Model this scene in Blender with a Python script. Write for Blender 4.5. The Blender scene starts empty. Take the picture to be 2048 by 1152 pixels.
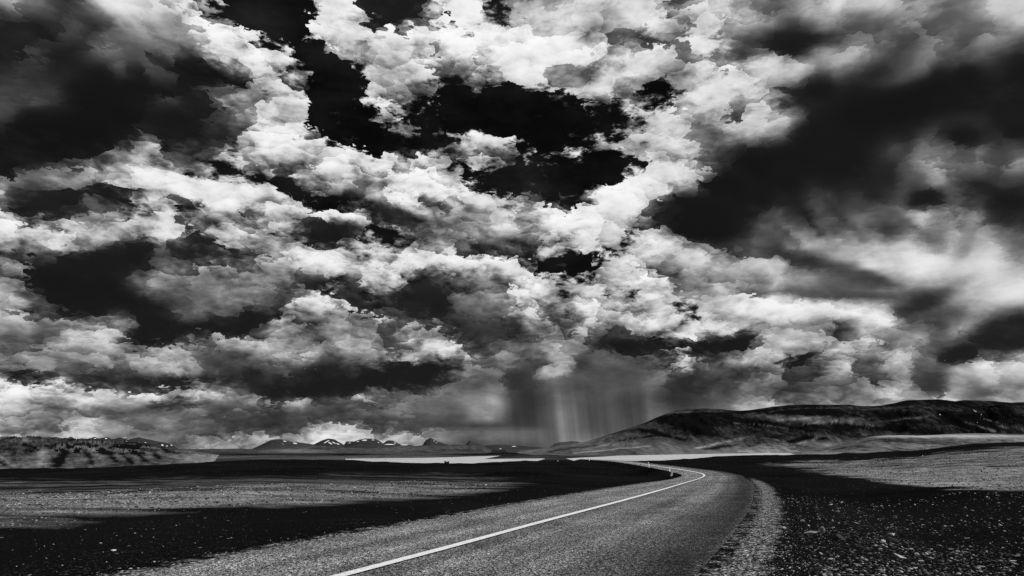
import bpy, bmesh, math, random
import numpy as np
from mathutils import Vector, Matrix, noise as mnoise

random.seed(7)
rng = np.random.default_rng(11)
S = bpy.context.scene
COL = S.collection

# ---------------------------------------------------------------- camera frame
CAM_H = 1.7
FPX = 1365.33                       # 24 mm lens on a 36 mm wide sensor, in units of 1/2048 of the frame width
Y_HOR = 897.0
PITCH = math.atan((Y_HOR - 576.0) / FPX)
CP, SP = math.cos(PITCH), math.sin(PITCH)
FWD = Vector((0, CP, SP)); UPV = Vector((0, -SP, CP)); RGT = Vector((1, 0, 0))

def ray(px, py):
    d = RGT * ((px - 1024.0) / FPX) + UPV * ((576.0 - py) / FPX) + FWD
    return d
def on_plane(px, py, z):
    d = ray(px, py); t = (z - CAM_H) / d.z
    return Vector((d.x * t, d.y * t, z))
def at_depth(px, py, D):            # point at ground distance D (along y) in that direction
    d = ray(px, py); t = D / d.y
    return Vector((d.x * t, D, CAM_H + d.z * t))

# ---------------------------------------------------------------- node helpers
class Tree:
    def __init__(self, nt):
        self.nt = nt
    def new(self, t, **kw):
        n = self.nt.nodes.new(t)
        for k, v in kw.items(): setattr(n, k, v)
        return n
    def put(self, sock, v):
        if hasattr(v, 'is_output'): self.nt.links.new(v, sock)
        elif v is not None: sock.default_value = v
    def m(self, op, a, b=None, c=None, clamp=False):
        n = self.new('ShaderNodeMath', operation=op, use_clamp=clamp)
        self.put(n.inputs[0], a); self.put(n.inputs[1], b); self.put(n.inputs[2], c)
        return n.outputs[0]
    def add(self, a, b): return self.m('ADD', a, b)
    def sub(self, a, b): return self.m('SUBTRACT', a, b)
    def mul(self, a, b): return self.m('MULTIPLY', a, b)
    def mad(self, a, b, c): return self.m('MULTIPLY_ADD', a, b, c)
    def clamp(self, a): return self.m('ADD', a, 0.0, clamp=True)
    def vm(self, op, a, b=None, s=None):
        n = self.new('ShaderNodeVectorMath', operation=op)
        self.put(n.inputs[0], a); self.put(n.inputs[1], b)
        if s is not None: self.put(n.inputs['Scale'], s)
        return n.outputs['Value'] if op in ('DOT_PRODUCT', 'LENGTH', 'DISTANCE') else n.outputs['Vector']
    def xyz(self, x, y, z):
        n = self.new('ShaderNodeCombineXYZ')
        self.put(n.inputs[0], x); self.put(n.inputs[1], y); self.put(n.inputs[2], z)
        return n.outputs[0]
    def sep(self, v):
        n = self.new('ShaderNodeSeparateXYZ'); self.put(n.inputs[0], v)
        return n.outputs
    def noise(self, vec, scale, detail=4, rough=.5, lac=2.0, dist=0.0, color=False, typ='FBM', dim='3D', norm=True):
        n = self.new('ShaderNodeTexNoise', noise_dimensions=dim, noise_type=typ)
        if typ == 'FBM': n.normalize = norm
        self.put(n.inputs['Vector'], vec); n.inputs['Scale'].default_value = scale
        n.inputs['Detail'].default_value = detail; n.inputs['Roughness'].default_value = rough
        n.inputs['Lacunarity'].default_value = lac; n.inputs['Distortion'].default_value = dist
        return n.outputs['Color'] if color else n.outputs[0]
    def voro(self, vec, scale, detail=0, rough=.5, feature='F1', dim='3D', out='Distance', rand=1.0, smooth=None):
        n = self.new('ShaderNodeTexVoronoi', voronoi_dimensions=dim, feature=feature)
        self.put(n.inputs['Vector'], vec); n.inputs['Scale'].default_value = scale
        if 'Detail' in n.inputs: n.inputs['Detail'].default_value = detail; n.inputs['Roughness'].default_value = rough
        if smooth is not None: n.inputs['Smoothness'].default_value = smooth
        n.inputs['Randomness'].default_value = rand
        return n.outputs[out]
    def mapr(self, v, a, b, c=0.0, d=1.0, smooth=False):
        n = self.new('ShaderNodeMapRange', interpolation_type='SMOOTHSTEP' if smooth else 'LINEAR')
        n.clamp = True
        self.put(n.inputs[0], v)
        for i, q in enumerate((a, b, c, d)): self.put(n.inputs[1 + i], q)
        return n.outputs[0]
    def mixf(self, f, a, b):
        n = self.new('ShaderNodeMix', data_type='FLOAT')
        self.put(n.inputs[0], f); self.put(n.inputs[2], a); self.put(n.inputs[3], b)
        return n.outputs[0]
    def attr(self, name):
        n = self.new('ShaderNodeAttribute', attribute_name=name)
        return n.outputs['Fac']
# ---------------------------------------------------------------- sky: cloud cover as a field over the sky's directions
# one digit = brightness of the clouds in a 32/2048 cell of the view; '|' only for reading
COVER = """
5443346767768410|0048874323579954|6457887786579865|4566766545544566
2223433555567944|1017875664762365|5446766887669765|4345544455444456
2223335544555788|5102466788678878|7788764543496544|2224455434554554
2232234432444478|7640046766435868|8988985786456545|6567775445544432
3332222423223358|8750002667633557|7755688776688888|8864543344221221
4433211332112346|7851001455311211|4666666545789898|5421223442111111
4443211122332345|7872003753220000|0001125348767656|5222222211111111
3211111112222345|7851000444510000|0000000278757888|8522211111222211
2100001243223344|7741132025442653|3000133678655665|5211111223321221
1123123564223453|6777676666214876|7134554447754311|1111112334443434
1446667787654455|4335776656756544|4111112248765210|1111112234544435
4556654887777876|7314364687863321|1222235788641011|1122222233532233
6322234246637976|5877414558855775|4445689875331111|2234332332243211
5333544578855664|7878877523445567|5589877752101112|4334444456554322
8778656656752575|6653245245555656|6667877575210124|4555454345565533
4456655324422235|5567577547675334|3266446578765345|4676667776566754
5322221113434523|5666888888778877|7524136875676566|6445568889888865
6212222346566665|5534544786343455|7567656686555554|6554444678877777
6631002334445555|5445533453224435|7867886476667765|5445566665677777
6543211222344443|4357664433223445|6646877767645688|8998877645556655
5544555621123222|3553554534553333|3544654566787754|6677467655455432
4435666522464566|6656665434664334|4565521211312247|7656666565443221
5555555555665445|5555445546666646|6455333334754566|6434654764445656
3454322335556432|3332223211246663|4474433345444433|5346544453455666
8877877777656754|4222245445566664|4245433344334455|4445455554565455
6655565565456545|6575567655444555|4335443455544566|6666666777776677
5555665544544444|3344455454444443|4335545566666666|6666666777776677
7777765565556665|6667878776554444|5556666666666666|6666666777776677
"""
# how crisp and broken up the cloud is, one digit per 128/2048 cell
CRISP = """
3347886876542333
2236869878663111
3567889866532233
6667887676422222
5345577788642111
4445456653765533
4433333110123222
"""
SUN_AZ, SUN_EL = math.radians(92), math.radians(47)      # azimuth measured from +Y towards +X
SUN_DIR = Vector((math.sin(SUN_AZ) * math.cos(SUN_EL), math.cos(SUN_AZ) * math.cos(SUN_EL), math.sin(SUN_EL)))

def grid(txt):
    return np.array([[int(c) for c in r.replace('|', '')] for r in txt.split()], float) / 9.0
def resample(g, nx, ny):                                   # Catmull-Rom to nx x ny
    def ax(a, n):
        m = a.shape[0]; p = (np.arange(n) + .5) * m / n - .5
        i = np.floor(p).astype(int); f = (p - i)[:, None]
        q = [a[np.clip(i + k, 0, m - 1)] for k in (-1, 0, 1, 2)]
        return .5 * (2*q[1] + (q[2]-q[0])*f + (2*q[0]-5*q[1]+4*q[2]-q[3])*f**2 + (3*q[1]-q[0]-3*q[2]+q[3])*f**3)
    return ax(ax(g, ny).T, nx).T
NX, NY = 160, 70
LUM = resample(grid(COVER), NX, NY)
CRI = np.clip(resample(grid(CRISP), NX, NY), 0, 1)
_xx, _yy = np.meshgrid((np.arange(NX) + .5) * 12.8, (np.arange(NY) + .5) * 12.8)
def inside(poly, X, Y):
    r = np.zeros(X.shape, bool); n = len(poly)
    for i in range(n):
        (x0, y0), (x1, y1) = poly[i], poly[i - 1]
        if y0 == y1: continue
        r ^= ((y0 > Y) != (y1 > Y)) & (X < (x1 - x0) * (Y - y0) / (y1 - y0) + x0)
    return r
def blur(a, n):
    for _ in range(n):
        p = np.pad(a, 1, mode='edge'); a = (p[:-2, 1:-1] + p[2:, 1:-1] + 2*a) / 4
        p = np.pad(a, 1, mode='edge'); a = (p[1:-1, :-2] + p[1:-1, 2:] + 2*a) / 4
    return a
# clear gaps in the cloud deck
GAPS = [
 [(412,-20),(592,-20),(605,50),(625,80),(660,100),(700,128),(735,165),(722,205),(745,240),(775,250),(790,262),(800,292),(760,296),(700,285),(640,280),(600,255),(612,215),(605,190),(617,150),(605,115),(560,85),(515,48),(470,25)],
 [(440,0),(600,0),(640,95),(610,125),(530,78),(480,35)],
 [(735,160),(790,195),(825,215),(865,250),(890,290),(880,318),(850,300),(812,240),(760,185)],
 [(850,165),(900,160),(940,175),(1000,180),(1060,195),(1120,190),(1180,205),(1240,225),(1270,245),(1240,270),(1200,280),(1160,290),(1100,310),(1065,322),(1050,300),(1052,275),(1020,282),(975,270),(930,262),(890,268),(880,240),(850,200)],
 [(925,338),(985,342),(1035,330),(1120,325),(1180,314),(1240,305),(1300,308),(1310,325),(1250,360),(1180,378),(1100,388),(1040,392),(1000,395),(960,380),(935,360)],
 [(525,338),(560,352),(600,370),(640,385),(690,392),(712,415),(680,422),(640,408),(600,395),(560,385),(540,365)],
 [(380,345),(420,338),(460,322),(490,315),(525,332),(505,345),(470,338),(430,350),(400,354)],
 [(1072,540),(1085,515),(1130,508),(1150,505),(1200,500),(1218,520),(1190,545),(1140,558),(1085,562)],
 [(880,46),(905,34),(950,44),(940,58),(895,60)], [(960,12),(985,8),(1015,28),(985,34)], [(1030,22),(1100,20),(1115,38),(1060,40)],
 [(1262,228),(1290,190),(1332,146),(1344,156),(1312,192),(1288,226)],
 [(1238,574),(1252,566),(1266,590),(1246,594)], [(1350,612),(1420,616),(1424,628),(1360,626)],
 [(735,478),(750,466),(775,462),(800,478),(792,488),(750,492)], [(1258,470),(1282,476),(1270,490),(1250,482)],
 [(905,340),(930,345),(950,385),(920,378)],
]
_sx, _sy = np.meshgrid((np.arange(NX * 4) + .5) * 3.2, (np.arange(NY * 4) + .5) * 3.2)
gap = np.zeros(_sx.shape)
for g in GAPS: gap = np.maximum(gap, inside(g, _sx, _sy))
gap = gap.reshape(NY, 4, NX, 4).mean((1, 3))
COV = 1 - blur(gap, 2)
# brightness of the cloud continues behind the gap so that the torn rims stay bright
know = np.where(blur(gap, 1) < .06, 1.0, 0.0); f_ = LUM * know; k_ = know.copy()
for _ in range(14):
    f_ = blur(f_, 1); k_ = blur(k_, 1)
    f_ = np.where(know > 0, LUM, f_); k_ = np.where(know > 0, 1.0, k_)
LUM = np.where(know > 0, LUM, f_ / np.maximum(k_, 1e-4))
rim = np.clip(blur(gap, 4) * 2.2, 0, 1)
LUM = LUM + (np.maximum(LUM, .78) - LUM) * rim * .45
def blob(x, y, rx, ry, rot, val, soft=1.0, crisp=None, mix=1.0):    # a bank of brighter or darker cloud
    c, s = math.cos(math.radians(rot)), math.sin(math.radians(rot))
    dx, dy = _xx - x, _yy - y
    r = np.sqrt(((dx*c + dy*s) / rx)**2 + ((-dx*s + dy*c) / ry)**2)
    w = np.clip((1 + soft/2 - r) / soft, 0, 1); w = w*w*(3 - 2*w) * mix
    LUM[:] = LUM * (1 - w) + val * w
    if crisp is not None: CRI[:] = CRI * (1 - w) + crisp * w
for b_ in [
 (1120, 815, 250, 70, 0, .42, 1.2, .03), (1045, 815, 46, 90, -4, .29, 1.9), (1125, 830, 30, 70, -6, .47, 1.8),
 (1212, 790, 26, 90, -8, .40, 1.5), (1262, 800, 22, 60, -10, .36, 1.2), (1360, 790, 40, 40, 0, .30, 1.2), (970, 800, 44, 60, 0, .52, 1.2, .1),
 (1000, 872, 150, 16, 0, .46, 1.2), (1670, 748, 34, 9, -12, .68, .6), (755, 648, 20, 8, -10, .74, .6), (1368, 722, 26, 20, 0, .82, .8, .9),
 (1850, 394, 34, 13, -18, .08, 1.2, .6, .8), (1935, 266, 30, 11, 6, .09, 1.3, .6, .7), (2045, 262, 24, 12, 0, .06, 1.2, .3), (1114, 740, 40, 18, -12, .64, .7),
 (1600, 672, 70, 36, -25, .66, .8, .35), (1512, 772, 26, 18, 0, .55, .8), (985, 305, 38, 12, 8, .5, 1.0), (780, 480, 36, 10, 8, .07, .7),
 (610, 775, 110, 16, -4, .07, 1.0, .2), (760, 760, 110, 18, -14, .07, 1.0, .2), (870, 745, 46, 14, -20, .10, 1.0, .3), (1310, 692, 110, 18, 0, .06, .9, .4), (1440, 690, 60, 16, -6, .08, .9, .4),
 (1430, 85, 24, 20, 70, .98, 1.2), (1600, 80, 75, 12, -4, .20, 1.4, .1), (1590, 100, 30, 12, 0, .17, 1.4, .1), (640, 572, 20, 16, 0, .14, 1.0), (300, 672, 60, 14, 0, .10, 1.1), (430, 648, 120, 13, -2, .14, 1.1), (190, 572, 130, 26, 20, .08, 1.3), (170, 530, 110, 24, -4, .15, 1.4), (470, 505, 60, 14, 8, .15, 1.0),
 (500, 100, 70, 16, 45, .97, 1.0), (570, 165, 40, 20, 60, .95, 1.0), (585, 215, 40, 18, -70, .9, 1.0), (545, 260, 40, 16, -30, .85, 1.0), (390, 150, 60, 30, 0, .12, 1.4),
 (250, 180, 90, 26, 0, .13, 1.5), (330, 65, 80, 26, 0, .55, 1.4), (290, 130, 60, 16, 40, .40, 1.2), (60, 190, 50, 18, 10, .42, 1.3), (110, 345, 40, 16, 0, .64, 1.1),
 (270, 318, 34, 12, -50, .78, 1.0), (420, 375, 110, 16, 8, .90, 1.1), (160, 395, 66, 14, -6, .18, .9), (45, 418, 40, 12, 0, .16, .9), (250, 405, 30, 11, 24, .14, .8), (375, 410, 30, 11, 15, .18, .9),
 (200, 432, 50, 13, 0, .48, 1.0), (650, 468, 40, 20, 0, .17, 1.0), (720, 300, 120, 9, 4, .93, 1.0), (765, 334, 90, 9, 3, .52, 1.1), (890, 408, 45, 8, 25, .40, 1.0), (900, 380, 60, 8, 20, .93, 1.0),
 (1100, 398, 80, 13, 0, .42, 1.0), (1200, 402, 100, 14, -28, .95, 1.0), (1285, 350, 46, 20, -42, .92, 1.1), (1330, 310, 26, 9, 4, .85, .9), (1330, 265, 46, 26, 0, .70, 1.4), (1400, 255, 30, 24, 0, .52, 1.4),
 (1480, 165, 90, 24, -8, .93, 1.3), (1530, 250, 50, 14, -14, .82, 1.0), (1495, 213, 40, 9, -20, .55, 1.1), (1090, 95, 80, 18, -4, .93, 1.2), (1140, 137, 60, 9, 2, .60, 1.1), (1245, 72, 40, 15, 0, .45, 1.2),
 (1330, 90, 50, 15, 0, .38, 1.2), (790, 14, 60, 18, 0, .22, 1.3), (690, 30, 30, 26, 60, .88, 1.2), (625, 600, 32, 11, -20, .88, .9), (835, 600, 60, 24, 10, .20, 1.3), (700, 598, 50, 14, 0, .25, 1.2),
 (690, 525, 130, 13, 4, .93, 1.1), (890, 528, 80, 13, 8, .93, 1.1), (980, 600, 50, 22, 0, .48, 1.3), (775, 560, 34, 12, 0, .88, .8), (510, 638, 60, 12, -8, .14, 1.0), (850, 662, 46, 14, 6, .56, 1.0),
 (860, 705, 66, 13, -12, .68, .9), (1700, 495, 150, 11, 14, .70, 1.6, .1), (1850, 532, 84, 16, 16, .88, 1.6, .05), (1955, 512, 50, 34, -40, .78, 1.8, .05), (1935, 470, 16, 50, 20, .6, 1.6, .05),
 (1620, 522, 120, 13, 14, .30, 1.5, .1), (1730, 553, 60, 10, 15, .38, 1.5, .1), (1640, 590, 140, 9, 2, .38, 1.5, .15), (1840, 612, 70, 16, -24, .36, 1.6, .05), (1620, 612, 140, 10, 8, .97, 1.1, .5),
 (1740, 640, 60, 9, 8, .95, 1.1, .5), (1600, 425, 60, 5, 44, .24, 1.8, .1), (1680, 430, 70, 6, 46, .32, 1.8, .1), (1800, 440, 70, 7, 30, .42, 1.8, .1), (1560, 460, 60, 6, 40, .44, 1.8, .1),
 (130, 590, 60, 24, 28, .03, 1.2), (90, 290, 90, 40, -10, .02, 1.4), (1395, 430, 60, 34, 10, .03, 1.3), (1770, 215, 130, 36, -14, .03, 1.5),
 (1870, 770, 26, 30, 10, .26, 1.2, .1), (1750, 760, 34, 12, -6, .28, .9), (1920, 706, 44, 12, 0, .14, .8, .3), (2030, 660, 80, 26, -20, .14, 2.0, .05),
 (1600, 715, 40, 9, -6, .10, .9, .4), (600, 832, 250, 8, 0, .32, 1.3), (330, 816, 120, 8, -5, .28, 1.2), (880, 846, 150, 7, 2, .32, 1.3), (480, 862, 150, 6, 0, .46, 1.3), (150, 832, 160, 11, 0, .46, 1.4), (700, 812, 120, 7, -3, .38, 1.2), (330, 764, 130, 14, 0, .18, 1.2), (60, 752, 60, 10, 4, .12, 1.0), (560, 690, 30, 30, 0, .62, 1.2),
 ]: blob(*b_)
LUM = np.clip(LUM, 0, 1) ** 1.36
_gy, _gx = np.gradient(blur(LUM, 1))
EDGE = np.clip(blur(np.hypot(_gx, _gy), 3) * 10, 0, 1)
AMP = np.clip(CRI * (.35 + .65 * np.maximum(EDGE, np.clip(blur(gap, 4) * 3, 0, 1))), 0, 1)

W = bpy.data.worlds.new("World"); S.world = W; W.use_nodes = True
W.node_tree.nodes.clear()
T = Tree(W.node_tree)
d = T.new('ShaderNodeTexCoord').outputs['Generated']
d = T.vm('NORMALIZE', d)
df = T.m('MAXIMUM', T.vm('DOT_PRODUCT', d, tuple(FWD)), 0.12)
ga = T.m('DIVIDE', T.vm('DOT_PRODUCT', d, tuple(RGT)), df)
gb = T.m('DIVIDE', T.vm('DOT_PRODUCT', d, tuple(UPV)), df)
u = T.mad(ga, FPX / 2048, .5)
v = T.mad(gb, -FPX / 896, 576 / 896)
dx, dy, dz = T.sep(d)
h = T.add(T.m('ABSOLUTE', dz), 0.5)
cx = T.m('DIVIDE', dx, h); cy = T.m('DIVIDE', dy, h)
P = T.xyz(cx, cy, T.mul(dz, 1.5))
# how billowy the cloud is here (coarse)
CR = grid(CRISP); fyc = T.m('MINIMUM', T.m('MAXIMUM', T.mul(v, 7), .5), 6.5)
crw = None
for j in range(7):
    wt = T.m('SUBTRACT', 1.0, T.m('ABSOLUTE', T.sub(fyc, j + .5)), clamp=True)
    n = T.new('ShaderNodeFloatCurve'); c = n.mapping.curves[0]; n.mapping.use_clip = False; n.mapping.extend = 'HORIZONTAL'
    c.points[0].location = (.5/16, CR[j][0]); c.points[1].location = (15.5/16, CR[j][15])
    for i in range(1, 15): c.points.new((i + .5)/16, float(CR[j][i]))
    n.mapping.update(); T.put(n.inputs['Value'], u)
    crw = T.mul(n.outputs[0], wt) if crw is None else T.mad(n.outputs[0], wt, crw)
crw = T.mapr(crw, .12, .62)
# heads of cumulus: cells of several sizes, each bright above and shaded below; the cover field is read
# towards the middle of each head, so that tones change along scalloped cloud edges
w1 = T.vm('SUBTRACT', T.noise(P, 8, 5, .5, color=True), (.5, .5, .5))
w3 = T.vm('SUBTRACT', T.noise(P, 30, 4, .55, color=True), (.5, .5, .5))
puff = None; q = T.vm('ADD', P, T.vm('SCALE', w1, s=T.mad(crw, .034, .010)))
for sc_, wt_, wa_, k_p in ((10, .74, .11, .28), (23, .46, .06, .48), (52, .13, .03, .25)):
    pv = T.vm('ADD', P, T.vm('SCALE', w3, s=wa_))
    pos = T.voro(pv, sc_, 0, .5, out='Position')
    off = T.vm('SUBTRACT', pv, pos)
    sh = T.vm('DOT_PRODUCT', off, (.25 * sc_ * wt_, -.75 * sc_ * wt_, .62 * sc_ * wt_))
    puff = sh if puff is None else T.add(puff, sh)
    q = T.vm('SUBTRACT', q, T.vm('SCALE', off, s=T.mul(crw, k_p)))
qx_, qy_, qz_ = T.sep(q)
dzq = T.mul(qz_, 1/1.5); hq = T.add(T.m('ABSOLUTE', dzq), .5)
dq = T.xyz(T.mul(qx_, hq), T.mul(qy_, hq), dzq)
dfq = T.m('MAXIMUM', T.vm('DOT_PRODUCT', dq, tuple(FWD)), 0.12)
u2 = T.mad(T.m('DIVIDE', T.vm('DOT_PRODUCT', dq, tuple(RGT)), dfq), FPX / 2048, .5)
v2 = T.mad(T.m('DIVIDE', T.vm('DOT_PRODUCT', dq, tuple(UPV)), dfq), -FPX / 896, 576 / 896)
lum = None; cov = None; cri = None
fy = T.mul(v2, NY)
fy = T.m('MINIMUM', T.m('MAXIMUM', fy, .5), NY - .5)
for j in range(NY):
    wt = T.m('SUBTRACT', 1.0, T.m('ABSOLUTE', T.sub(fy, j + .5)), clamp=True)
    n = T.new('ShaderNodeRGBCurve'); mp = n.mapping; mp.use_clip = False; mp.extend = 'HORIZONTAL'
    for ch, arr in ((0, LUM[j]), (1, COV[j]), (2, AMP[j])):
        c = mp.curves[ch]
        xs = (np.arange(NX) + .5) / NX
        c.points[0].location = (xs[0], arr[0]); c.points[1].location = (xs[-1], arr[-1])
        for i in range(1, NX - 1): c.points.new(float(xs[i]), float(arr[i]))
    mp.update()
    # (the tiny term only keeps the rows in order so the shader compiler frees each row before the next)
    uj = u2 if lum is None else T.mad(lum, 1e-7, u2)
    uc = T.new('ShaderNodeCombineColor')
    for i in range(3): T.put(uc.inputs[i], uj)
    T.put(n.inputs['Color'], uc.outputs[0])
    sc = T.new('ShaderNodeSeparateColor'); T.put(sc.inputs[0], n.outputs[0])
    lum = T.mul(sc.outputs[0], wt) if lum is None else T.mad(sc.outputs[0], wt, lum)
    cov = T.mul(sc.outputs[1], wt) if cov is None else T.mad(sc.outputs[1], wt, cov)
    cri = T.mul(sc.outputs[2], wt) if cri is None else T.mad(sc.outputs[2], wt, cri)
# billows
w2 = T.vm('SUBTRACT', T.noise(P, 11, 2, .5, color=True), (.5, .5, .5))
def billow(p, octs):
    pv = T.vm('ADD', p, T.vm('SCALE', w2, s=.05))
    tot = None
    for sc_, wt_ in octs:
        n_ = T.noise(pv, sc_, 0, .5, norm=False)
        n_ = T.m('SQRT', T.mad(n_, n_, .004))
        tot = T.mad(n_, wt_, -.50 if tot is None else tot)
    return tot
OCT = ((9, 1.0), (19.3, .55), (41, .16))
b0 = billow(P, OCT)
sunp = Vector((.6, .3, 0)) * .007 + Vector((0, 0, .007))
b1 = billow(T.vm('ADD', P, tuple(sunp)), OCT)
emb = T.sub(b0, b1)
fine = T.sub(T.noise(P, 22, 8, .66), .5)
amp = T.mul(cri, T.mapr(lum, .08, .50, .14, 1.0, True))
pmask = T.mapr(T.noise(P, 3.5, 3, .5), .36, .64, .35, 1.25)
val = T.add(lum, T.mul(amp, T.mad(T.mul(puff, pmask), .62, T.mad(emb, .9, T.mul(b0, .40)))))
# the rain curtain and the slanting shafts of light in it
ypx = T.mul(v, 896); xpx = T.mul(u, 2048)
slx = T.mad(ypx, -.115, xpx)
rain = T.mul(T.mul(T.mapr(slx, 860, 960, 0, 1, True), T.mapr(slx, 1330, 1180, 0, 1, True)), T.mapr(ypx, 735, 850, 0, 1, True))
shaft = T.sub(T.noise(T.xyz(T.mul(slx, 1/30), 0.0, 0.0), 1.0, 3, .6), .5)
beam = T.m('EXPONENT', T.mul(T.m('POWER', T.mul(T.sub(slx, 1026), 1/11), 2.0), -1.0))
beam2 = T.m('EXPONENT', T.mul(T.m('POWER', T.mul(T.sub(slx, 1056), 1/8), 2.0), -1.0))
shaft = T.add(T.mul(shaft, .28), T.mad(beam, .11, T.mul(beam2, .08)))
val = T.mul(val, T.mad(T.mul(T.sub(T.noise(P, 5.5, 6, .58), .5), T.sub(1.0, rain)), 1.7, 1.03))
val = T.add(val, T.mul(rain, shaft))
val = T.m('MAXIMUM', val, T.mad(T.sub(val, .45), 1.22, .475))
val = T.add(val, T.mul(T.mul(fine, T.mul(amp, amp)), 1.7))
# torn cloud edges against the clear sky
edge = T.add(cov, T.mad(b0, .45, T.mul(fine, 2.0)))
alpha = T.mapr(edge, .39, .77, 0, 1, True)
alpha = T.m('MAXIMUM', alpha, T.mapr(cov, .96, 1.0))
soft = T.mul(T.sub(T.noise(P, 5, 5, .55), .5), .16)
val = T.add(val, soft)
hi = T.m('MAXIMUM', T.sub(val, .68), 0.0)
val = T.add(T.m('MINIMUM', val, .68), T.mul(T.sub(1.0, T.m('EXPONENT', T.mul(hi, -1/.32))), .32))
lo = T.m('MINIMUM', T.sub(val, .17), 0.0)
val = T.add(T.m('MAXIMUM', val, .17), T.mul(T.sub(T.m('EXPONENT', T.mul(lo, 1/.11)), 1.0), .105))
veil = T.mul(T.mapr(T.add(cov, T.mad(b0, .6, T.mul(fine, 3.2))), .25, .95), T.mapr(fine, -.10, .16, .02, .42))
val = T.m('MAXIMUM', T.m('MAXIMUM', T.mul(val, alpha), T.mul(veil, T.mapr(cov, .80, .995, .8, 0))), T.mapr(T.noise(P, 6, 6, .62), .38, .72, .035, .15))



lin = T.m('POWER', val, 2.2)
# clear sky between the clouds
sk = T.new('ShaderNodeTexSky', sky_type='NISHITA'); sk.sun_disc = False
sk.sun_elevation = SUN_EL; sk.sun_rotation = SUN_AZ
T.put(sk.inputs[0], d) if sk.inputs else None
sr = T.new('ShaderNodeSeparateColor'); T.put(sr.inputs[0], sk.outputs[0])
clear = T.mul(sr.outputs[0], 0.015)
rad = T.add(T.mul(lin, 10.0), clear)
bg = T.new('ShaderNodeBackground'); bg.inputs['Strength'].default_value = 0.1
cc = T.new('ShaderNodeCombineColor')
for i in range(3): T.put(cc.inputs[i], rad)
T.put(bg.inputs['Color'], cc.outputs[0])
wo = T.new('ShaderNodeOutputWorld'); T.put(wo.inputs['Surface'], bg.outputs[0])
W.cycles.sampling_method = 'MANUAL'; W.cycles.sample_map_resolution = 512
# ---------------------------------------------------------------- numpy value noise
_perm = rng.permutation(4096)
def vnoise(x, y, seed=0):
    xi = np.floor(x).astype(np.int64); yi = np.floor(y).astype(np.int64)
    fx = x - xi; fy_ = y - yi
    fx = fx*fx*fx*(fx*(fx*6-15)+10); fy_ = fy_*fy_*fy_*(fy_*(fy_*6-15)+10)
    def hsh(a, b): return _perm[(_perm[(a + seed*131) & 4095] + b*17 + seed*7) & 4095] / 4095.0
    a = hsh(xi, yi); b = hsh(xi+1, yi); c = hsh(xi, yi+1); d_ = hsh(xi+1, yi+1)
    return (a + (b-a)*fx) + ((c + (d_-c)*fx) - (a + (b-a)*fx)) * fy_ - .5
def fbm(x, y, octv=5, seed=0, gain=.5, ridged=False):
    s = np.zeros(np.broadcast(x, y).shape); a = 1.0; f = 1.0
    for o in range(octv):
        n = vnoise(x*f + o*19.7, y*f + o*7.3, seed + o)
        s += a * ((.25 - np.abs(n)) * 2 if ridged else n)
        a *= gain; f *= 2.03
    return s
def sstep(a, b, x):
    t = np.clip((x - a) / (b - a), 0, 1); return t*t*(3 - 2*t)

# ---------------------------------------------------------------- object helpers
def link(name, me, mats=(), parent=None):
    o = bpy.data.objects.new(name, me); COL.objects.link(o)
    for m_ in mats: me.materials.append(m_)
    if parent: o.parent = parent
    return o
def grid_mesh(name, X, Y, Z, attrs=None, wrap=False, smooth=True):
    nr, nc = X.shape
    me = bpy.data.meshes.new(name)
    co = np.stack([X, Y, Z], -1).reshape(-1, 3).astype(np.float32)
    idx = np.arange(nr*nc).reshape(nr, nc)
    if wrap: idx = np.concatenate([idx, idx[:, :1]], 1)
    f = np.stack([idx[:-1, :-1], idx[:-1, 1:], idx[1:, 1:], idx[1:, :-1]], -1).reshape(-1, 4)
    me.vertices.add(len(co)); me.vertices.foreach_set('co', co.ravel())
    me.loops.add(f.size); me.loops.foreach_set('vertex_index', f.ravel().astype(np.int32))
    me.polygons.add(len(f)); me.polygons.foreach_set('loop_start', np.arange(0, f.size, 4, dtype=np.int32))
    me.update(calc_edges=True)
    me.polygons.foreach_set('use_smooth', np.full(len(f), smooth))
    for k, v_ in (attrs or {}).items():
        a = me.attributes.new(k, 'FLOAT', 'POINT'); a.data.foreach_set('value', v_.ravel().astype(np.float32))
    me.validate()
    return me
def struct(o, label=None):
    o['kind'] = 'structure'
    if label: o['label'] = label
    return o
def tag(o, label, cat, group=None, kind=None):
    o['label'] = label; o['category'] = cat
    if group: o['group'] = group
    if kind: o['kind'] = kind
    return o
def project(X, Y, Z):
    z_ = Z - CAM_H
    f = np.maximum(Y*CP + z_*SP, 1e-3)
    return 1024 + FPX * X / f, 576 - FPX * (-Y*SP + z_*CP) / f

# ---------------------------------------------------------------- materials
def material(name):
    m_ = bpy.data.materials.new(name); m_.use_nodes = True
    nt = m_.node_tree; nt.nodes.clear(); t = Tree(nt)
    bs = t.new('ShaderNodeBsdfPrincipled'); ou = t.new('ShaderNodeOutputMaterial')
    nt.links.new(bs.outputs[0], ou.inputs[0])
    return m_, t, bs
def grey(t, bs, sock, rough=.9, spec=.2):
    c = t.new('ShaderNodeCombineColor')
    for i in range(3): t.put(c.inputs[i], sock)
    t.put(bs.inputs['Base Color'], c.outputs[0]); bs.inputs['Roughness'].default_value = rough
    bs.inputs['Specular IOR Level'].default_value = spec
def bump(t, bs, hgt, dist, strength=1.0):
    b = t.new('ShaderNodeBump'); b.inputs['Strength'].default_value = strength
    b.inputs['Distance'].default_value = dist; t.put(b.inputs['Height'], hgt)
    t.put(bs.inputs['Normal'], b.outputs[0])
def position(t): return t.new('ShaderNodeNewGeometry').outputs['Position']

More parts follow.
